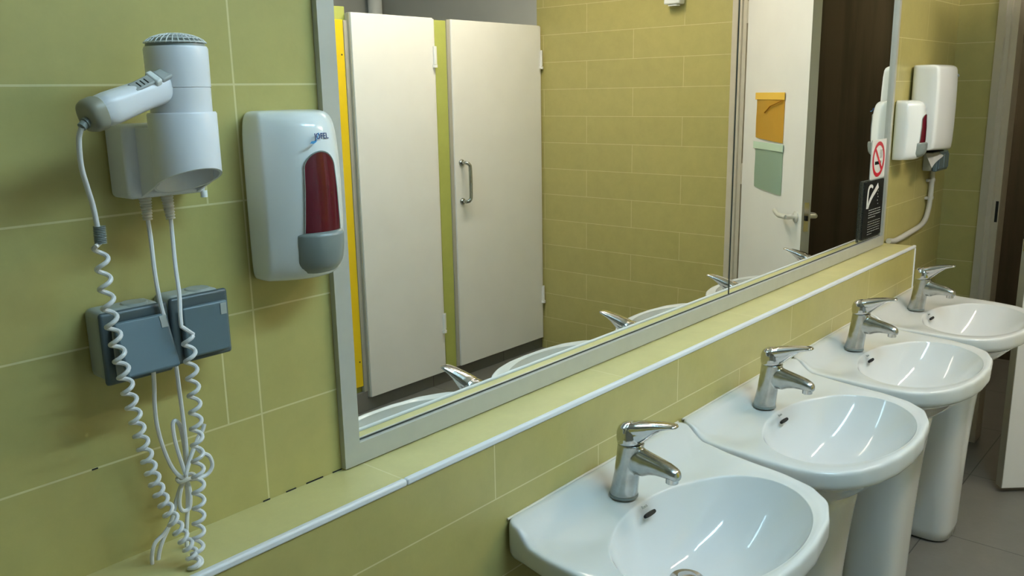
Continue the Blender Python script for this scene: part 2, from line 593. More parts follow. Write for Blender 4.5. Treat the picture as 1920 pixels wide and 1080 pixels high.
# no-smoking sign
def disc(bm, c, r0, r1, y, n=48, mi=0):
    a = [bm.verts.new((c[0] + r0 * math.cos(2 * PI * i / n), y, c[1] + r0 * math.sin(2 * PI * i / n))) for i in range(n)] if r0 else None
    b = [bm.verts.new((c[0] + r1 * math.cos(2 * PI * i / n), y, c[1] + r1 * math.sin(2 * PI * i / n))) for i in range(n)]
    if a:
        for i in range(n):
            bm.faces.new((a[i], a[(i + 1) % n], b[(i + 1) % n], b[i]))
    else:
        bm.faces.new(b)
def strip(bm, p, q, wd, y):
    p, q = Vector((p[0], y, p[1])), Vector((q[0], y, q[1]))
    t = (q - p).normalized()
    u = Vector((-t.z, 0, t.x)) * wd / 2
    bm.faces.new([bm.verts.new(v) for v in (p + u, q + u, q - u, p - u)])
SY = GY - .0005
ns = obj('no_smoking_sign', BX(3.012, 3.155, SY - .001, SY, 1.19, 1.325), M_signwhite, smooth=False)
tag(ns, 'square white no smoking sticker with a red ring, on the mirror above the black sign', 'sign')
cx_, cz_ = 3.083, 1.258
bm = bmesh.new(); disc(bm, (cx_, cz_), .047, .060, SY - .0016)
strip(bm, (cx_ - .036, cz_ + .036), (cx_ + .036, cz_ - .036), .012, SY - .0017)
tag(obj('red_ring', bm, M_signred, ns, smooth=False), 'red prohibition ring and bar')
bm = bmesh.new(); strip(bm, (cx_ - .034, cz_ - .012), (cx_ + .018, cz_ - .012), .011, SY - .0014)
strip(bm, (cx_ + .022, cz_ - .012), (cx_ + .026, cz_ - .012), .011, SY - .0014)
for k in range(3):
    x = cx_ + .012 + .009 * k
    for a_, b_ in (((x, cz_ + .002), (x + .005, cz_ + .012)), ((x + .005, cz_ + .012), (x - .001, cz_ + .022)), ((x - .001, cz_ + .022), (x + .003, cz_ + .032))):
        strip(bm, a_, b_, .0022, SY - .0014)
tag(obj('cigarette_symbol', bm, M_signblack, ns, smooth=False), 'black cigarette symbol with smoke')
# black washing sign in a clear holder
hw = obj('sign_holder', BX(2.930, 3.148, SY - .004, SY, .990, 1.194), M_acryl, smooth=False, bevel=.001)
tag(hw, 'black sign with a white tap symbol in a clear holder, at the lower mirror corner', 'sign')
obj('sign_card', BX(2.952, 3.142, SY - .0062, SY - .0045, .998, 1.188), M_signblack, hw, smooth=False)
bm = bmesh.new()
yy = SY - .0066
strokes = [[(2.985, 1.098), (2.986, 1.13), (2.990, 1.160), (3.002, 1.172), (3.022, 1.172), (3.032, 1.166)],
           [(2.992, 1.100), (3.005, 1.118), (3.030, 1.138), (3.055, 1.152), (3.085, 1.170)]]
for st, w0, w1 in ((strokes[0], .014, .009), (strokes[1], .014, .020)):
    q = catmull([(x, yy, z) for x, z in st], 5)
    lo, hi = [], []
    for i, p in enumerate(q):
        t = (q[min(i + 1, len(q) - 1)] - q[max(0, i - 1)]).normalized()
        u = Vector((-t.z, 0, t.x)) * lerp(w0, w1, i / (len(q) - 1)) / 2
        lo.append(bm.verts.new(p - u)); hi.append(bm.verts.new(p + u))
    for i in range(len(q) - 1):
        bm.faces.new((lo[i], lo[i + 1], hi[i + 1], hi[i]))
for x, z in ((3.088, 1.148), (3.084, 1.138), (3.090, 1.128), (3.086, 1.116), (3.092, 1.104)):
    strip(bm, (x, z), (x, z + .004), .003, yy)
tag(obj('tap_symbol', bm, M_signwhite, hw, smooth=False), 'white tap symbol with drops')
bm = bmesh.new()
z = 1.090
for k in range(10):
    n = 6 if k < 4 else 7
    x = 3.005
    xe = 3.125 - (.05 if k in (3,) else 0) - (.075 if k == 9 else 0)
    while x < xe:
        ln = random.uniform(.008, .018)
        strip(bm, (x, z), (min(x + ln, xe), z), .0028 if k < 4 else .0018, yy)
        x += ln + .004
    z -= .0085 if k < 3 else .0085
    if k == 3: z -= .006
tag(obj('small_print', bm, mat('faded_print', (.4, .4, .38), .5), hw, smooth=False), 'lines of small white print')

# ------------------------------------------------------------------ soap dispensers
def build_soap(X, z0, z1, label, logo=True):
    """X = centre on the wall; z0..z1 = height range"""
    root = empty('soap_dispenser', (X, 1.0, z0), label, 'soap dispenser', 'white soap dispensers on the mirror wall')
    H = z1 - z0
    base = [(-.059, 0), (-.061, .025), (-.061, .046), (-.055, .056), (-.038, .074), (-.020, .086), (0, .090),
            (.020, .086), (.038, .074), (.055, .056), (.061, .046), (.061, .025), (.059, 0)]
    # smooth the section
    sec = catmull([Vector((a, b, 0)) for a, b in base], 3)
    def pt(p, s, d, z):
        return Vector((X + p.x * s, 1.0 - p.y * d, z))
    lev = [(0, .84, .60), (.008, .90, .72), (.025, .955, .84), (.07, .985, .97), (.18, .995, 1.02), (.35, 1, 1.04), (.55, 1, 1.04), (.75, .995, 1.01),
           (.88, .975, .96), (.945, .94, .90), (.98, .88, .80), (.996, .78, .66), (1.0, .60, .45)]
    bm = bmesh.new()
    rings = []
    for h, s, d in lev:
        rings.append([pt(p, s, d, z0 + H * h) for p in sec])
    loft(bm, rings)
    obj('housing', bm, M_white, root, sub=1, ang=60)
    def depth(x, h):
        # front surface distance from the wall at lateral x, height fraction h
        for (h0, s0, d0), (h1, s1, d1) in zip(lev[:-1], lev[1:]):
            if h0 <= h <= h1:
                t = (h - h0) / (h1 - h0); s = lerp(s0, s1, t); d = lerp(d0, d1, t); break
        for a, b in zip(sec[:-1], sec[1:]):
            if a.x * s <= x <= b.x * s and b.x > a.x:
                t = (x - a.x * s) / ((b.x - a.x) * s)
                return lerp(a.y, b.y, t) * d
        return .05
    # red window, arch shaped, slightly proud of the housing
    bm = bmesh.new()
    cols, rows = 12, 36
    g = []
    for j in range(rows + 1):
        v = 1 - (1 - j / rows) ** 2
        h = lerp(.30, .765, v)
        hwid = .0275 * (1 - .20 * v) * math.sqrt(max(0.0, 1 - max(0, (v - .80) / .20) ** 2))
        hwid = max(hwid, .0008)
        row = []
        for i in range(cols + 1):
            x = lerp(-hwid, hwid, i / cols) - .001
            row.append(bm.verts.new((X + x, 1 - depth(x, h) - .0014, z0 + H * h)))
        g.append(row)
    for j in range(rows):
        for i in range(cols):
            bm.faces.new((g[j][i], g[j][i + 1], g[j + 1][i + 1], g[j + 1][i]))
    bmesh.ops.solidify(bm, geom=bm.faces[:], thickness=.0016)
    wdw = obj('soap_window', bm, M_red, root)
    tag(wdw, 'dark red arched window')
    bm = bmesh.new()
    outl = [(g_[0], g_[1]) for g_ in []]
    pts = []
    for j in range(rows + 1):
        v = 1 - (1 - j / rows) ** 2; h = lerp(.30, .765, v)
        hwid = max(.0008, .0275 * (1 - .20 * v) * math.sqrt(max(0.0, 1 - max(0, (v - .80) / .20) ** 2)))
        pts.append((hwid, h))
    path = [(-a - .001, h) for a, h in pts] + [(a - .001, h) for a, h in pts[::-1]]
    tube(bm, [(X + x, 1 - depth(x, h) - .001, z0 + H * h) for x, h in path], .0011, 6)
    obj('window_rim', bm, M_greyp, root)
    # grey push bar under the window
    bm = bmesh.new()
    rings = []
    for h, hwid, dd, back in ((.02, .026, .050, .02), (.03, .030, .070, .02), (.055, .033, .086, .02), (.09, .0345, .094, .02), (.13, .0355, .099, .02), (.22, .036, .102, .02), (.285, .036, .102, .02), (.30, .034, .098, .02)):
        z = z0 + H * h
        rr = []
        for i in range(13):
            a = -1 + 2 * i / 12
            x = hwid * a + .001
            d = dd - .016 * abs(a) ** 3 - .006 * a * a
            rr.append(Vector((X + x, 1 - d, z)))
        rr += [Vector((X + hwid + .001, 1 - back, z)), Vector((X - hwid + .001, 1 - back, z))]
        rings.append(rr)
    loft(bm, rings)
    obj('push_bar', bm, M_greyp, root, bevel=.002, ang=50)
    if logo:
        cxl, hl = .004, .850
        d = depth(cxl, hl)
        n = Vector((.28, -1, .12))
        M = FR((X + cxl, 1 - d - .0022, z0 + H * hl), (1, .20, 0), n)
        lg = text('logo', 'JOFEL', .0104, M, M_logo, root, spacing=1.08, offset=.00012)
        bm = bmesh.new()
        for a_, b_ in (((-.0118, -.0045), (-.0045, .0045)),):
            p, q = Vector((a_[0], a_[1], .0003)), Vector((b_[0], b_[1], .0003))
            t = (q - p).normalized(); u = Vector((-t.y, t.x, 0)) * .0006
            bm.faces.new([bm.verts.new(M @ v) for v in (p + u, q + u, q - u, p - u)])
        wave = [(-.026, -.0085), (-.022, -.0055), (-.015, -.0050), (-.010, -.0048), (-.014, -.0075), (-.019, -.0090), (-.023, -.0080)]
        bm.faces.new([bm.verts.new(M @ Vector((x, y, .0002))) for x, y in wave])
        obj('logo_wave', bm, M_logo2, lg, smooth=False)
    return root
build_soap(.686, 1.264, 1.484, 'white soap dispenser with a dark red window beside the hair dryer')
build_soap(3.274, 1.245, 1.452, 'smaller looking white soap dispenser at the far end, right of the mirror')

# ------------------------------------------------------------------ paper towel dispenser, far end
root = empty('paper_towel_dispenser', (3.49, 1.0, 1.26), 'large white paper towel dispenser at the far end beyond the mirror', 'paper towel dispenser')
bm = bmesh.new()
rings = []
sec = [(-.125, 0), (-.127, .06), (-.1265, .090), (-.121, .100), (-.10, .105), (0, .108), (.10, .105), (.121, .100), (.1265, .090), (.127, .06), (.125, 0)]
sec = catmull([Vector((a, b, 0)) for a, b in sec], 3)
for h, s, d in ((0, .96, .80), (.01, .985, .93), (.04, .99, .98), (.5, 1, 1), (.93, .995, .97), (.97, .98, .92), (.99, .95, .84), (1, .90, .70)):
    rr = []
    for p in sec:
        z = 1.262 + .312 * h
        if h < .3: z += -.012 * (p.x / .125) * (1 - h / .3) * .5 + .01 * (p.y / .1 - .5) * (1 - h / .3)
        rr.append(Vector((3.487 + p.x * s, 1 - p.y * d, z)))
    rings.append(rr)
loft(bm, rings)
obj('housing', bm, M_white, root, sub=1, ang=60)
bm = bmesh.new()
lathe(bm, (3.572, 1 - .1075, 1.535), [(.006, 0), (.005, -.003)], 12, axis='y')
obj('lock', bm, M_greyp, root)
obj('paper_slot', BX(3.42, 3.56, .915, .975, 1.2595, 1.263), M_dark, root, smooth=False)
# paper sheet hanging out
bm = bmesh.new()
g = []
for i in range(9):
    row = []
    for j in range(7):
        u, v = i / 8, j / 6
        row.append(bm.verts.new((3.43 + .13 * u, .945 - .028 * v + .004 * math.sin(4 * u), 1.262 - .05 * v * (1.15 - .75 * u))))
    g.append(row)
for i in range(8):
    for j in range(6):
        bm.faces.new((g[i][j], g[i + 1][j], g[i + 1][j + 1], g[i][j + 1]))
bmesh.ops.solidify(bm, geom=bm.faces[:], thickness=.0008)
tag(obj('paper_towel', bm, M_paper), 'sheet of white paper towel hanging from the far towel dispenser', 'paper towel')

# ------------------------------------------------------------------ sockets
def socket(x0, x1, z0, z1, label, tilt, lidmat=None):
    root = empty('power_socket', ((x0 + x1) / 2, 1.0, z0), label, 'socket', 'grey wall sockets')
    obj('back_box', BX(x0 + .003, x1 - .003, .9585, .9995, z0 + .002, z1 + .000), M_sock2, root, bevel=.008, seg=3)
    obj('face_frame', BX(x0, x1, .950, .958, z0, z1), M_sockf, root, bevel=.004, seg=3)
    obj('inner_well', BX(x0 + .011, x1 - .009, .9475, .950, z0 + .008, z1 - .016), M_sock2 if tilt else M_sock, root, bevel=.001)
    M = Matrix.Translation((0, .9465, z1 - .012)) @ Matrix.Rotation(math.radians(tilt), 4, 'X')
    bm = bmesh.new()
    box(bm, x0 + .010, x1 - .007, -.006, 0, -(z1 - z0) + .020, 0, M=M)
    lid = obj('flip_lid', bm, M_sock, root, bevel=.003, seg=3)
    bm = bmesh.new()
    box(bm, x1 - .0175, x1 - .0095, -.0068, -.0062, -.017, -.003, M=M)
    obj('lid_marker', bm, M_sock2, lid, bevel=.0002)
    bm = bmesh.new()
    lathe(bm, ((x0 + x1) / 2 + .012, .975, z1 - .0015), [(.017, 0), (.014, .003), (.0, .0035)][:2], 20)
    obj('cable_entry', bm, M_sock2, root)
    return root
socket(.404, .484, 1.186, 1.270, 'left grey socket with its lid tilted open over a white plug', -20)
socket(.4865, .5625, 1.190, 1.272, 'right grey socket of the pair, lid closed, partly behind the coiled cord', 0)
bm = bmesh.new()
lathe(bm, (.447, .9475, 1.214), [(.017, 0), (.017, -.012), (.013, -.018)], 24, axis='y')
tag(obj('plug', bm, M_cable), 'white plug inserted under the open lid of the left socket', 'plug')
# far twin socket
root = empty('power_socket', (3.68, 1, 1.17), 'small dark grey socket box below the far towel dispenser', 'socket', 'grey wall sockets')
obj('back_box', BX(3.603, 3.747, .965, .9995, 1.178, 1.250), M_sock2, root, bevel=.005)
obj('face_frame', BX(3.60, 3.75, .945, .9645, 1.176, 1.252), M_sock, root, bevel=.006)
obj('flip_lid', BX(3.61, 3.671, .940, .9445, 1.186, 1.242), M_sock, root, bevel=.003)
obj('flip_lid', BX(3.679, 3.74, .940, .9445, 1.186, 1.242), M_sock, root, bevel=.003)
# conduit from that socket to the ledge
bm = bmesh.new()
pts = [(3.70, .985, 1.176), (3.70, .985, 1.10), (3.69, .985, 1.03), (3.655, .985, .985), (3.59, .985, .965), (3.45, .985, .955), (3.30, .985, .948), (3.22, .985, .957)]
tube(bm, catmull(pts, 6), .010, 12)
cd_ = obj('conduit', bm, M_conduit)
tag(cd_, 'pale conduit pipe bending from the far socket down to the ledge end', 'pipe')
for z in (1.13, 1.06):
    bm = bmesh.new(); lathe(bm, (3.70, .985, z), [(.0125, 0), (.0125, .01)], 14)
    box(bm, 3.672, 3.70, .988, .9995, z, z + .01)
    obj('clip', bm, M_conduit, cd_)

# ------------------------------------------------------------------ hair dryer holder + dryer
hold = empty('dryer_holder', (.505, 1.0, 1.39), 'white wall holder cup carrying the hair dryer', 'hair dryer holder')
HC = Vector((.5045, .912, 0))
obj('back_plate', BX(.455, .550, .953, .9995, 1.391, 1.474), M_white2, hold, bevel=.006, seg=3)
def cutz(y): return 1.3925 + (.955 - y) * .42
bm = bmesh.new()
n = 48
ri, ro = .0338, .0366
rings = []
for r, z in ((ro, None), (ro, 1.484), (ro - .0012, 1.486), (ri, 1.486), (ri, None)):
    rg = []
    for i in range(n):
        a = 2 * PI * i / n
        x, y = HC.x + r * math.cos(a), HC.y + r * math.sin(a)
        rg.append(Vector((x, y, cutz(y) if z is None else z)))
    rings.append(rg)
vr = loft(bm, rings, False, False)
for i in range(n):
    j = (i + 1) % n
    bm.faces.new((vr[0][i], vr[0][j], vr[-1][j], vr[-1][i]))
# side webs joining the cup to the plate
for sx in (-1, 1):
    x = HC.x + sx * .034
    vs = [bm.verts.new(p) for p in ((x - .0015, .915, cutz(.915)), (x - .0015, .955, cutz(.955)), (x - .0015, .955, 1.470), (x - .0015, .915, 1.470))]
    vs2 = [bm.verts.new(v.co + Vector((.003, 0, 0))) for v in vs]
    bm.faces.new(vs); bm.faces.new(vs2[::-1])
    for i in range(4):
        bm.faces.new((vs[i], vs2[i], vs2[(i + 1) % 4], vs[(i + 1) % 4]))
obj('cup', bm, M_white2, hold)
bm = bmesh.new(); lathe(bm, (.548, .958, 1.389), [(.004, -.004), (.004, .004)], 12)
obj('screw_cap', bm, M_white, hold)
for k, (a_, b_) in enumerate((((272, 372, .962), (277, 412, .962)), ((313, 369, .962), (320, 410, .962)))):
    p0, p1 = P(*a_), P(*b_)
    p0.z = 1.392
    bm = bmesh.new()
    pts, rr = [], []
    for i in range(25):
        t = i / 24
        pts.append(p0.lerp(p1, t)); rr.append(.0072 - .0018 * t - (.0012 if i % 3 == 1 else 0))
    tube(bm, pts, rr, 14)
    obj('strain_relief', bm, M_boot, hold)

dry = empty('hair_dryer', (.503, .912, 1.43), 'white hair dryer resting in its wall holder, handle pointing left', 'hair dryer')
DC = HC
bm = bmesh.new()
lathe(bm, (DC.x, DC.y, 0), [(.0300, 1.445), (.0322, 1.475), (.0326, 1.5115), (.0318, 1.5120), (.0330, 1.5128), (.0332, 1.53), (.0334, 1.553), (.0322, 1.5555)], 48)
obj('barrel', bm, M_white2, dry, ang=35)
# domed grille on top
bm = bmesh.new()
rings = []
dome = lambda r: 1.5545 + .0150 * math.sqrt(max(0, 1 - (r / .034) ** 2))
lathe(bm, (DC.x, DC.y, 0), [(.0315, 1.5535), (.0305, dome(.031) - .002), (.027, dome(.027) - .0022), (.018, dome(.018) - .0022), (.006, dome(.006) - .0022)], 32)
g0 = obj('grille_backing', bm, M_greyp, dry)
bm = bmesh.new()
for r in (.0318, .0262, .0206, .0150, .0095):
    pts = [(DC.x + r * math.cos(2 * PI * i / 40), DC.y + r * math.sin(2 * PI * i / 40), dome(r)) for i in range(41)]
    tube(bm, pts, .0007, 6)
for k in range(32):
    a = 2 * PI * k / 32
    rs = [.0325, .029, .025, .020, .014] + ([.006] if k % 3 == 0 else [])
    tube(bm, [(DC.x + r * math.cos(a), DC.y + r * math.sin(a), dome(r) + .0002) for r in rs], .00065, 5)
lathe(bm, (DC.x, DC.y, dome(0) - .001), [(.006, 0), (.005, .0015)], 16)
obj('air_grille', bm, M_white, dry)
# handle
h0 = Vector((DC.x + .004, DC.y - .002, 1.521)); h1 = P(180, 213, .886)
hd = (h1 - h0); hl = hd.length; hd.normalize()
hu = Vector((0, 0, 1)); hu = (hu - hd * hu.dot(hd)).normalized(); hv = hd.cross(hu)
bm = bmesh.new()
sec = [(.0, .0165, .0150), (.10, .0185, .0172), (.28, .0165, .0168), (.45, .0150, .0158), (.65, .0158, .0162), (.85, .0170, .0168), (1.0, .0165, .0162)]
loft(bm, [ring(h0 + hd * (hl * t), hu, hv, a, b, 28, 2.7) for t, a, b in sec])
hnd = obj('handle', bm, M_white2, dry, sub=1)
tag(hnd, 'white handle')
bm = bmesh.new()
loft(bm, [ring(h0 + hd * (hl + d), hu, hv, a, b, 28, 2.5) for d, a, b in ((-.002, .0172, .0170), (.006, .0168, .0166), (.0105, .0152, .0148), (.0128, .0120, .0110), (.0131, .008, .0075))])
cap_ = obj('handle_end_cap', bm, M_taupe, dry)
bm = bmesh.new()
q = h0 + hd * (hl + .0125) - hu * .004
tube(bm, [q - hd * .003, q + hd * .0035 - hu * .001], .0058, 14)
tube(bm, [q + hd * .0035 - hu * .001, q + hd * .008 - hu * .003], .0046, 14)
obj('cord_boot', bm, M_greyp, cap_)
# switch plate on top of the handle, facing the room
sn = (hu * .78 - Vector((0, 1, 0)) * .62).normalized()
def swp(t, side, off):
    c = h0 + hd * (hl * t)
    return c
Msw = FR(h0 + hd * (hl * .50) + sn * .0178, -hd, sn)
bm = bmesh.new()
box(bm, -.014, .013, -.0065, .0065, -.003, .0006, M=Msw)
sw = obj('switch_plate', bm, M_label, dry, bevel=.002)
bm = bmesh.new()
for x in (-.006, -.001, .004):
    box(bm, x, x + .0014, -.004, .003, .0004, .0009, M=Msw)
obj('switch_marks', bm, M_black, sw, smooth=False)
Msw2 = FR(h0 + hd * (hl * .30) + sn * .0180, -hd, sn)
bm = bmesh.new()
box(bm, -.012, -.004, -.009, .009, -.004, .0045, M=Msw2)
obj('slide_switch', bm, M_white, dry, bevel=.002)
bm = bmesh.new()
box(bm, -.003, .013, -.008, .008, -.004, .0018, M=Msw2)
obj('switch_plate', bm, M_label, dry, bevel=.002)

# cord: straight lead, collar, coil down, coil up, straight lead to the holder
bm = bmesh.new()
q0 = q + hd * .008 - hu * .003
lead = catmull([q0, P(148, 262, .888), P(152, 310, .895), P(163, 350, .903), P(174, 385, .910), P(184, 432, .915)], 6)
tube(bm, lead, .0027, 10)
def helix(ctrl, r, pitch0, pitch1, phase=0, n=16):
    base = catmull(ctrl, 40)
    L_ = [0]
    for a, b in zip(base[:-1], base[1:]): L_.append(L_[-1] + (b - a).length)
    T = L_[-1]
    out = []; s = 0; ph = phase; i = 0
    while s < T:
        while L_[i + 1] < s: i += 1
        t = (s - L_[i]) / (L_[i + 1] - L_[i])
        c = base[i].lerp(base[i + 1], t)
        tg = (base[i + 1] - base[i]).normalized()
        u = Vector((1, 0, 0)); u = (u - tg * u.dot(tg)).normalized(); v = tg.cross(u)
        out.append(c + u * (r * math.cos(ph)) + v * (r * math.sin(ph)))
        pit = lerp(pitch0, pitch1, s / T)
        s += pit / n; ph += 2 * PI / n
    return out
cy = .915
c1 = [P(187, 460, cy), P(203, 570, cy), P(222, 660, cy), P(245, 750, cy), P(270, 840, cy), P(297, 920, cy + .003), P(330, 985, cy + .003), P(358, 1035, cy), P(368, 1085, cy - .005)]
hx1 = helix(c1, .0063, .0225, .0120, 2.6)
tube(bm, [P(188, 455, cy)] + hx1, .0025, 8)
coil = obj('cord_coil', bm, M_cable, dry)
tag(coil, 'white coiled cord hanging from the handle')
bm = bmesh.new()
p0, p1 = P(186, 424, .915), P(189, 456, .915)
tube(bm, [p0.lerp(p1, i / 20) for i in range(21)], [.0066 - (.0012 if i % 2 else 0) for i in range(21)], 14)
obj('cord_collar', bm, M_greyp, dry)
bm = bmesh.new()
c2 = [P(352, 628, cy), P(360, 700, cy), P(367, 780, cy), P(371, 860, cy), P(373, 940, cy), P(372, 1010, cy), P(366, 1085, cy - .002)]
hx2 = helix(c2, .0062, .0215, .0185, .6)
lead2 = catmull([P(320, 408, .962), P(324, 450, .957), P(329, 500, .945), P(336, 550, .930), P(338, 590, .918), P(340, 612, .914)], 6)
tube(bm, lead2 + hx2, .0025, 8)
tag(obj('cord_coil', bm, M_cable, dry), 'second run of the coiled cord, right of the first')

# power cable of the holder, bundled with a knot
pc = bmesh.new()
def cab(pts, r=.0026): tube(pc, catmull(pts, 8), r, 8)
cab([P(277, 410, .962), P(283, 450, .957), P(290, 510, .948), P(299, 560, .944), P(309, 600, .941), P(319, 640, .941), P(329, 680, .942), P(336, 730, .950), P(344, 790, .958), P(350, 850, .962), P(349, 890, .964), P(352, 940, .966), P(350, 1000, .966), P(352, 1090, .964)])
cab([P(447 - 160, 684, .936), P(289, 720, .948), P(290, 760, .958), P(295, 800, .962), P(308, 845, .962), P(325, 880, .960), P(345, 897, .957), P(370, 897, .954), P(390, 888, .953), P(398, 872, .953), P(392, 855, .953), P(378, 848, .953), P(366, 836, .955)])
cab([P(366, 836, .955), P(372, 820, .957), P(380, 806, .957), P(383, 795, .957)])
cab([P(349, 893, .955), P(338, 860, .957), P(328, 825, .96), P(324, 795, .962), P(330, 789, .963), P(338, 800, .965), P(346, 840, .967), P(350, 890, .966)])
cab([P(348, 890, .953), P(360, 850, .955), P(372, 825, .957)])
cab([P(347, 896, .960), P(338, 915, .962), P(330, 940, .964), P(322, 975, .966), P(308, 1000, .966), P(290, 1020, .965), P(285, 1050, .964), P(292, 1076, .963), P(315, 1080, .962), P(334, 1062, .962), P(344, 1035, .963)])
cab([P(345, 896, .958), P(337, 930, .960), P(338, 952, .962), P(346, 958, .963), P(356, 950, .963), P(356, 920, .962), P(350, 897, .961)])
cab([P(318, 985, .968), P(303, 1020, .968), P(297, 1050, .968), P(300, 1078, .968)])
tag(obj('power_cable', pc, M_cable), 'thin white cable tied in a loose knot below the sockets', 'cable')
bm = bmesh.new()
kc = P(349, 896, .9575)
tube(bm, [kc + Vector((.011 * math.cos(2 * PI * i / 24), .008 * math.sin(2 * PI * i / 24), .0012 * math.sin(6 * PI * i / 24))) for i in range(25)], .0024, 8)
tag(obj('cable_tie', bm, M_boot), 'tie wrapped round the bundled white cable', 'cable tie')

# ------------------------------------------------------------------ washbasins
ZR, ZB = .770, .798
IC = Vector((-.045, .635)); IA, IB = .231, .1465
oute = [(.0, .894), (-.20, .894), (-.289, .894), (-.2960, .8915), (-.2985, .880), (-.2995, .866), (-.302, .850), (-.306, .834), (-.315, .79), (-.320, .735), (-.3265, .68), (-.3265, .628),
        (-.319, .584), (-.296, .547), (-.261, .515), (-.211, .4915), (-.148, .476), (-.073, .470), (.001, .4715), (.092, .486), (.165, .516), (.208, .562), (.231, .630), (.242, .70), (.254, .760),
        (.267, .80), (.276, .834), (.280, .856), (.2825, .872), (.283, .885), (.281, .892), (.275, .894), (.20, .894)]
poly = [Vector(p) for p in oute]
def out_r(th):
    d = Vector((math.cos(th), math.sin(th)))
    best = None
    for i in range(len(poly)):
        a, b = poly[i] - IC, poly[(i + 1) % len(poly)] - IC
        e = b - a
        den = d.x * e.y - d.y * e.x
        if abs(den) < 1e-9: continue
        t = (a.x * e.y - a.y * e.x) / den
        s = (a.x * d.y - a.y * d.x) / den
        if t > 0 and -1e-6 <= s <= 1 + 1e-6:
            best = t if best is None else max(best, t)
    return best
angs = sorted(set([round(2 * PI * i / 128, 5) for i in range(128)] + [round(math.atan2(p.y - IC.y, p.x) % (2 * PI), 5) for p in poly if abs(p.x) > .25 and p.y > .80]))
angs = [a for i, a in enumerate(angs) if i == 0 or a - angs[i - 1] > .004]
OUT = [IC + Vector((math.cos(a), math.sin(a))) * out_r(a) for a in angs]
INN = []
for a in angs:
    ca, sa = math.cos(a), math.sin(a)
    r = 1 / math.sqrt((ca / IA) ** 2 + (sa / IB) ** 2)
    INN.append(IC + Vector((ca, sa)) * r)
def topz(x, y):
    # raised shelf along the wall, an S-shaped step down to the deck, the front a touch higher again
    z = ZR + (ZB - ZR) * sm(.834, .876, y) + .003 * sm(.56, .48, y)
    # shallow dishes left and right of the tap
    z -= .006 * math.exp(-(((abs(x + .035) - .185) / .060) ** 2 + ((y - .780) / .040) ** 2))
    return z
def make_basin():
    bm = bmesh.new()
    rings = []
    C2 = Vector((-.042, .675))
    for k, z in ((.10, .604), (.24, .608), (.38, .620), (.54, .646), (.70, .680), (.84, .710), (.93, .724), (.975, .729)):
        rings.append([Vector(((C2 + (p - C2) * k).x, min((C2 + (p - C2) * k).y, .8935), z)) for p in OUT])
    rings.append([Vector((p.x, p.y, .734)) for p in OUT])
    def inset(p, d):
        q = IC - p
        return p + q.normalized() * d
    def edge(d, dz):
        out = []
        for p in OUT:
            q = inset(p, d)
            out.append(Vector((q.x, q.y, topz(p.x, p.y) - dz)))
        return out
    rings.append(edge(0, .020))
    rings.append(edge(0, .0065))
    rings.append(edge(.002, .002))
    rings.append(edge(.0065, 0))
    for t in (.12, .26, .42, .58, .72, .84, .93, .975):
        rg = []
        for p, q in zip(OUT, INN):
            s = inset(p, .0065).lerp(q, t)
            # lip rolls down a touch toward the bowl
            back = sm(.70, .80, s.y)
            rg.append(Vector((s.x, s.y, topz(s.x, s.y) - .0045 * sm(.05, .5, t) * back - .0025 * sm(.3, 1, t) * (1 - back))))
        rings.append(rg)
    DRN = Vector((-.043, .684))
    for r in (1.0, .985, .955, .91, .85, .77, .67, .55, .42, .30, .20, .12, .07):
        rg = []
        for q in INN:
            c = DRN.lerp(IC, r)
            s = c + (q - IC) * r
            z = topz(q.x, q.y) * r + ZR * (1 - r) - .0045 - .1245 * (1 - r ** 2.7)
            rg.append(Vector((s.x, s.y, z)))
        rings.append(rg)
    loft(bm, rings)
    return bm
BX0, PITCH = 1.300, .585
def basin(i, label):
    X = BX0 + PITCH * i
    root = empty('washbasin', (0, .68, 0), label, 'washbasin', 'row of white pedestal washbasins')
    b = obj('bowl', make_basin(), M_ceramic, root, sub=1, ang=180)
    bm = bmesh.new()
    rings = []
    for z, a, bb, yc in ((FZ, .094, .078, .714), (FZ + .006, .096, .080, .714), (.22, .100, .084, .714), (.42, .105, .090, .711), (.54, .112, .096, .705), (.60, .118, .099, .700), (.627, .120, .100, .698)):
        rings.append(ring((-.042, yc, z), (1, 0, 0), (0, 1, 0), a, bb, 40, 3.2))
    loft(bm, rings)
    obj('pedestal', bm, M_ceramic, root, sub=1, ang=60)
    bm = bmesh.new()
    tube(bm, [(-.290, .8915, .7965), (-.10, .8920, .7975), (.10, .8920, .7975), (.277, .8915, .7965)], .0022, 8)
    obj('sealant_bead', bm, M_boot, root)
    # drain
    bm = bmesh.new()
    lathe(bm, (-.043, .684, .6462), [(.008, 0), (.029, .0), (.031, .0025), (.029, .004), (.024, .003), (.020, .0022), (.0195, -.002), (.006, -.003)], 32)
    dr = obj('drain', bm, M_chrome2, root)
    bm = bmesh.new()
    lathe(bm, (-.043, .684, .6474), [(.017, 0), (.017, .006), (.012, .009), (.004, .010)], 24)
    obj('drain_plug', bm, M_chrome2, dr)
    # overflow slot on the rear wall of the bowl
    bm = bmesh.new()
    for s in range(1):
        c = Vector((-.040, .7645, .7475))
        nrm = Vector((0, -.80, .60)).normalized()
        up = Vector((0, .60, .80)).normalized()
        pts = ring(c + nrm * .002, (1, 0, 0), up, .0165, .0040, 28, 3.0)
        pts2 = ring(c - nrm * .004, (1, 0, 0), up, .0165, .0040, 28, 3.0)
        loft(bm, [pts, pts2])
    ov = obj('overflow_slot', bm, M_dark, root, smooth=False)
    tag(ov, 'dark overflow slot')
    text('maker_mark', 'Roca', .0085, FR(Vector((-.046, .7735, .7610)), (1, 0, 0), (0, -.70, .71)), M_greyp, root, ext=.0003)
    return root
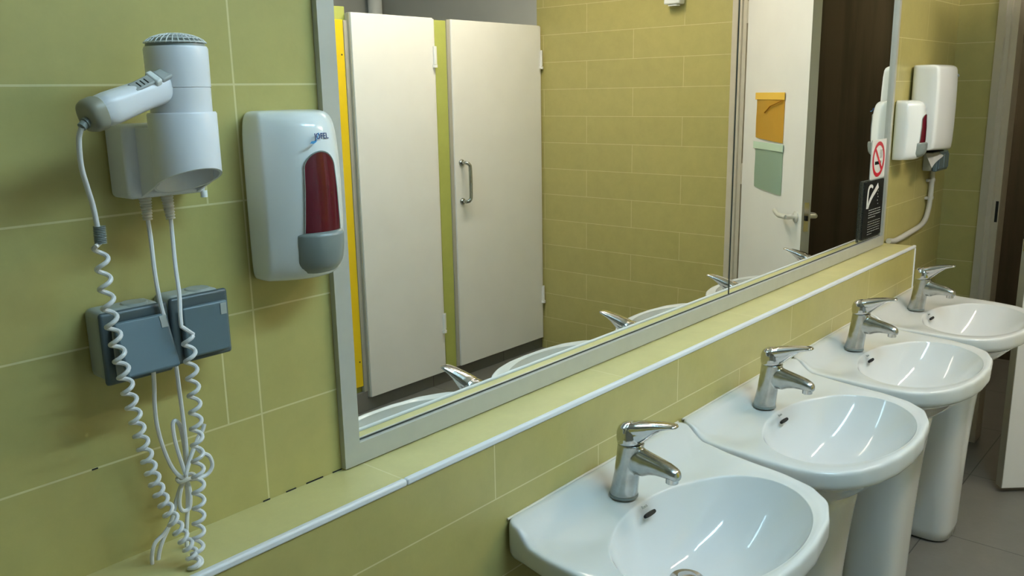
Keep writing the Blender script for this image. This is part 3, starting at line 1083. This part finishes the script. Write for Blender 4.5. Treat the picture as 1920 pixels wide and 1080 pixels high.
def copy_tree(o, parent=None):
    c = o.copy(); COL.objects.link(c)
    if parent:
        c.parent = parent
        c.matrix_parent_inverse = o.matrix_parent_inverse.copy()
    for ch in [x for x in bpy.data.objects if x.parent == o and x != c]:
        copy_tree(ch, c)
    return c
blabels = ['nearest washbasin, cut by the bottom of the photo, with a bluish white bowl',
           'second washbasin from the camera, between the nearest and third ones',
           'third washbasin from the camera, in front of the farthest one',
           'farthest washbasin, beside the open white door and the ledge end']
b0 = basin(0, blabels[0])
kids0 = [c for c in b0.children]
for i in range(1, 4):
    c = copy_tree(b0)
    c['label'] = blabels[i]
    c.location.x = BX0 + PITCH * i
b0.location.x = BX0

# white silicone bead behind each basin is part of the ledge joint
for i in range(4):
    pass

# ------------------------------------------------------------------ mixer taps (profiles in y, z; x = 0 is the tap's centre)
def make_tap(label):
    root = empty('mixer_tap', (0, .84, .757), label, 'tap', 'chrome mixer taps on the washbasins')
    bm = bmesh.new()
    ybot = .8395
    rings = []
    for z, y, r in ((.7555, .8400, .0262), (.758, .8400, .0268), (.78, .8365, .0250), (.80, .8335, .0240), (.83, .8295, .0240), (.85, .8265, .0246), (.863, .8250, .0250)):
        rings.append(ring((0, y, z), (1, 0, 0), (0, 1, 0), r, r, 32))
    loft(bm, rings)
    # spout
    sp = [(.835, .834, .020, .024), (.815, .832, .0205, .0275), (.800, .8300, .0200, .0270), (.785, .8310, .0185, .0215), (.770, .8310, .0172, .0180), (.755, .8295, .0162, .0160), (.742, .8275, .0155, .0145), (.731, .8250, .0140, .0125), (.7235, .8235, .0105, .0095), (.7205, .823, .0045, .0045)]
    loft(bm, [ring((0, y, z), (1, 0, 0), Vector((0, .12, 1)).normalized(), a, b_, 24, 2.2) for y, z, a, b_ in sp])
    body = obj('tap_body', bm, M_chrome, root)
    m = body.modifiers.new('r', 'REMESH'); m.mode = 'VOXEL'; m.voxel_size = .0016; m.use_smooth_shade = True
    m = body.modifiers.new('s', 'SMOOTH'); m.factor = .5; m.iterations = 8
    bake(body)
    bm = bmesh.new()
    lathe(bm, (0, .737, .8065), [(.0108, 0), (.0118, .001), (.0118, .012)], 24)
    obj('aerator', bm, M_chrome2, root)
    bm = bmesh.new()
    lathe(bm, (0, .84, .7525), [(.0275, 0), (.0275, .004), (.026, .0046)], 32)
    obj('base_ring', bm, M_greyp, root)
    # lever: dome + blade
    bm = bmesh.new()
    dome_ = [(.8625, .8255, .0245), (.866, .8255, .0262), (.875, .8260, .0268), (.886, .8270, .0255), (.895, .8275, .0215), (.9005, .8270, .0150), (.9030, .826, .0070)]
    loft(bm, [ring((0, y, z), (1, 0, 0), (0, 1, -.10), r, r, 32) for z, y, r in dome_])
    bl = [(.838, .886, .019, .011), (.822, .8905, .0210, .0125), (.806, .8950, .0208, .0135), (.790, .9000, .0192, .0122), (.774, .9055, .0175, .0098), (.758, .9105, .0160, .0072), (.744, .9140, .0145, .0052), (.734, .9155, .0120, .0040), (.7295, .9155, .0070, .0025)]
    loft(bm, [ring((0, y, z), (1, 0, 0), Vector((0, .25, 1)).normalized(), a, b_, 24, 2.3) for y, z, a, b_ in bl])
    # web under the blade
    loft(bm, [ring((0, y, z), (1, 0, 0), (0, 0, 1), a, b_, 20, 2.2) for y, z, a, b_ in ((.822, .8800, .0205, .0185), (.808, .8845, .0200, .0215), (.798, .8895, .0188, .0212), (.789, .8945, .0176, .0185), (.780, .8995, .0166, .0148), (.770, .9045, .0158, .0110), (.760, .9085, .0150, .0082))])
    lev = obj('lever', bm, M_chrome2, root)
    m = lev.modifiers.new('r', 'REMESH'); m.mode = 'VOXEL'; m.voxel_size = .0014; m.use_smooth_shade = True
    m = lev.modifiers.new('s', 'SMOOTH'); m.factor = .5; m.iterations = 5
    bake(lev)
    return root
SC = Matrix.Translation((0, 0, 1.5)) @ Matrix.Scale(.977, 4) @ Matrix.Translation((0, 0, -1.5))
tlabels = ['chrome mixer tap on the nearest washbasin', 'chrome mixer tap on the second washbasin from the camera',
           'chrome mixer tap on the third washbasin from the camera', 'chrome mixer tap on the farthest washbasin']
t0 = make_tap(tlabels[0])
for ch in t0.children:
    ch.data.transform(SC)
    ch.matrix_parent_inverse = Matrix.Translation((0, -.817, -.775))
t0.location = (0, .817, .775)
TX = [1.256, 1.850, 2.438, 3.016]
for i in range(1, 4):
    c = copy_tree(t0)
    c['label'] = tlabels[i]
    c.location = (TX[i], .814, .775)
t0.location = (TX[0], .816, .775)

# ------------------------------------------------------------------ ceiling lamps, plus an added corridor fill
LAMPS.append((4.65, .9, .6, (1.0, .90, .66), 95.0))  # added fill lamp, out of view, to lift the dark corridor
for k, (x, y, ln, col, st) in enumerate(LAMPS):
    root = empty('ceiling_light', (x, y, CEIL - .06), ['cool white fluorescent ceiling batten above the near basins, above the frame', 'warm white fluorescent ceiling batten above the far basins, above the frame', 'short added fill batten, unseen, brightening the dark corridor beyond the doorway'][k], 'ceiling light')
    obj('lamp_housing', BX(x - ln / 2, x + ln / 2, y - .07, y + .07, CEIL - .06, CEIL - .001), M_housing, root, bevel=.006)
    m = mat('lamp_glow_%d' % k, (0, 0, 0), .5, emit=(col, st))
    for dy in (-.035, .035):
        bm = bmesh.new()
        lathe(bm, (x - ln / 2 + .03, y + dy, CEIL - .085), [(.013, 0), (.013, ln - .06)], 14, axis='x')
        obj('fluorescent_tube', bm, m, root)
        bm = bmesh.new()
        box(bm, x - ln / 2 + .005, x - ln / 2 + .0295, y + dy - .016, y + dy + .016, CEIL - .103, CEIL - .061)
        obj('lamp_holder', bm, M_housing, root)
        bm = bmesh.new()
        box(bm, x + ln / 2 - .0295, x + ln / 2 - .005, y + dy - .016, y + dy + .016, CEIL - .103, CEIL - .061)
        obj('lamp_holder', bm, M_housing, root)
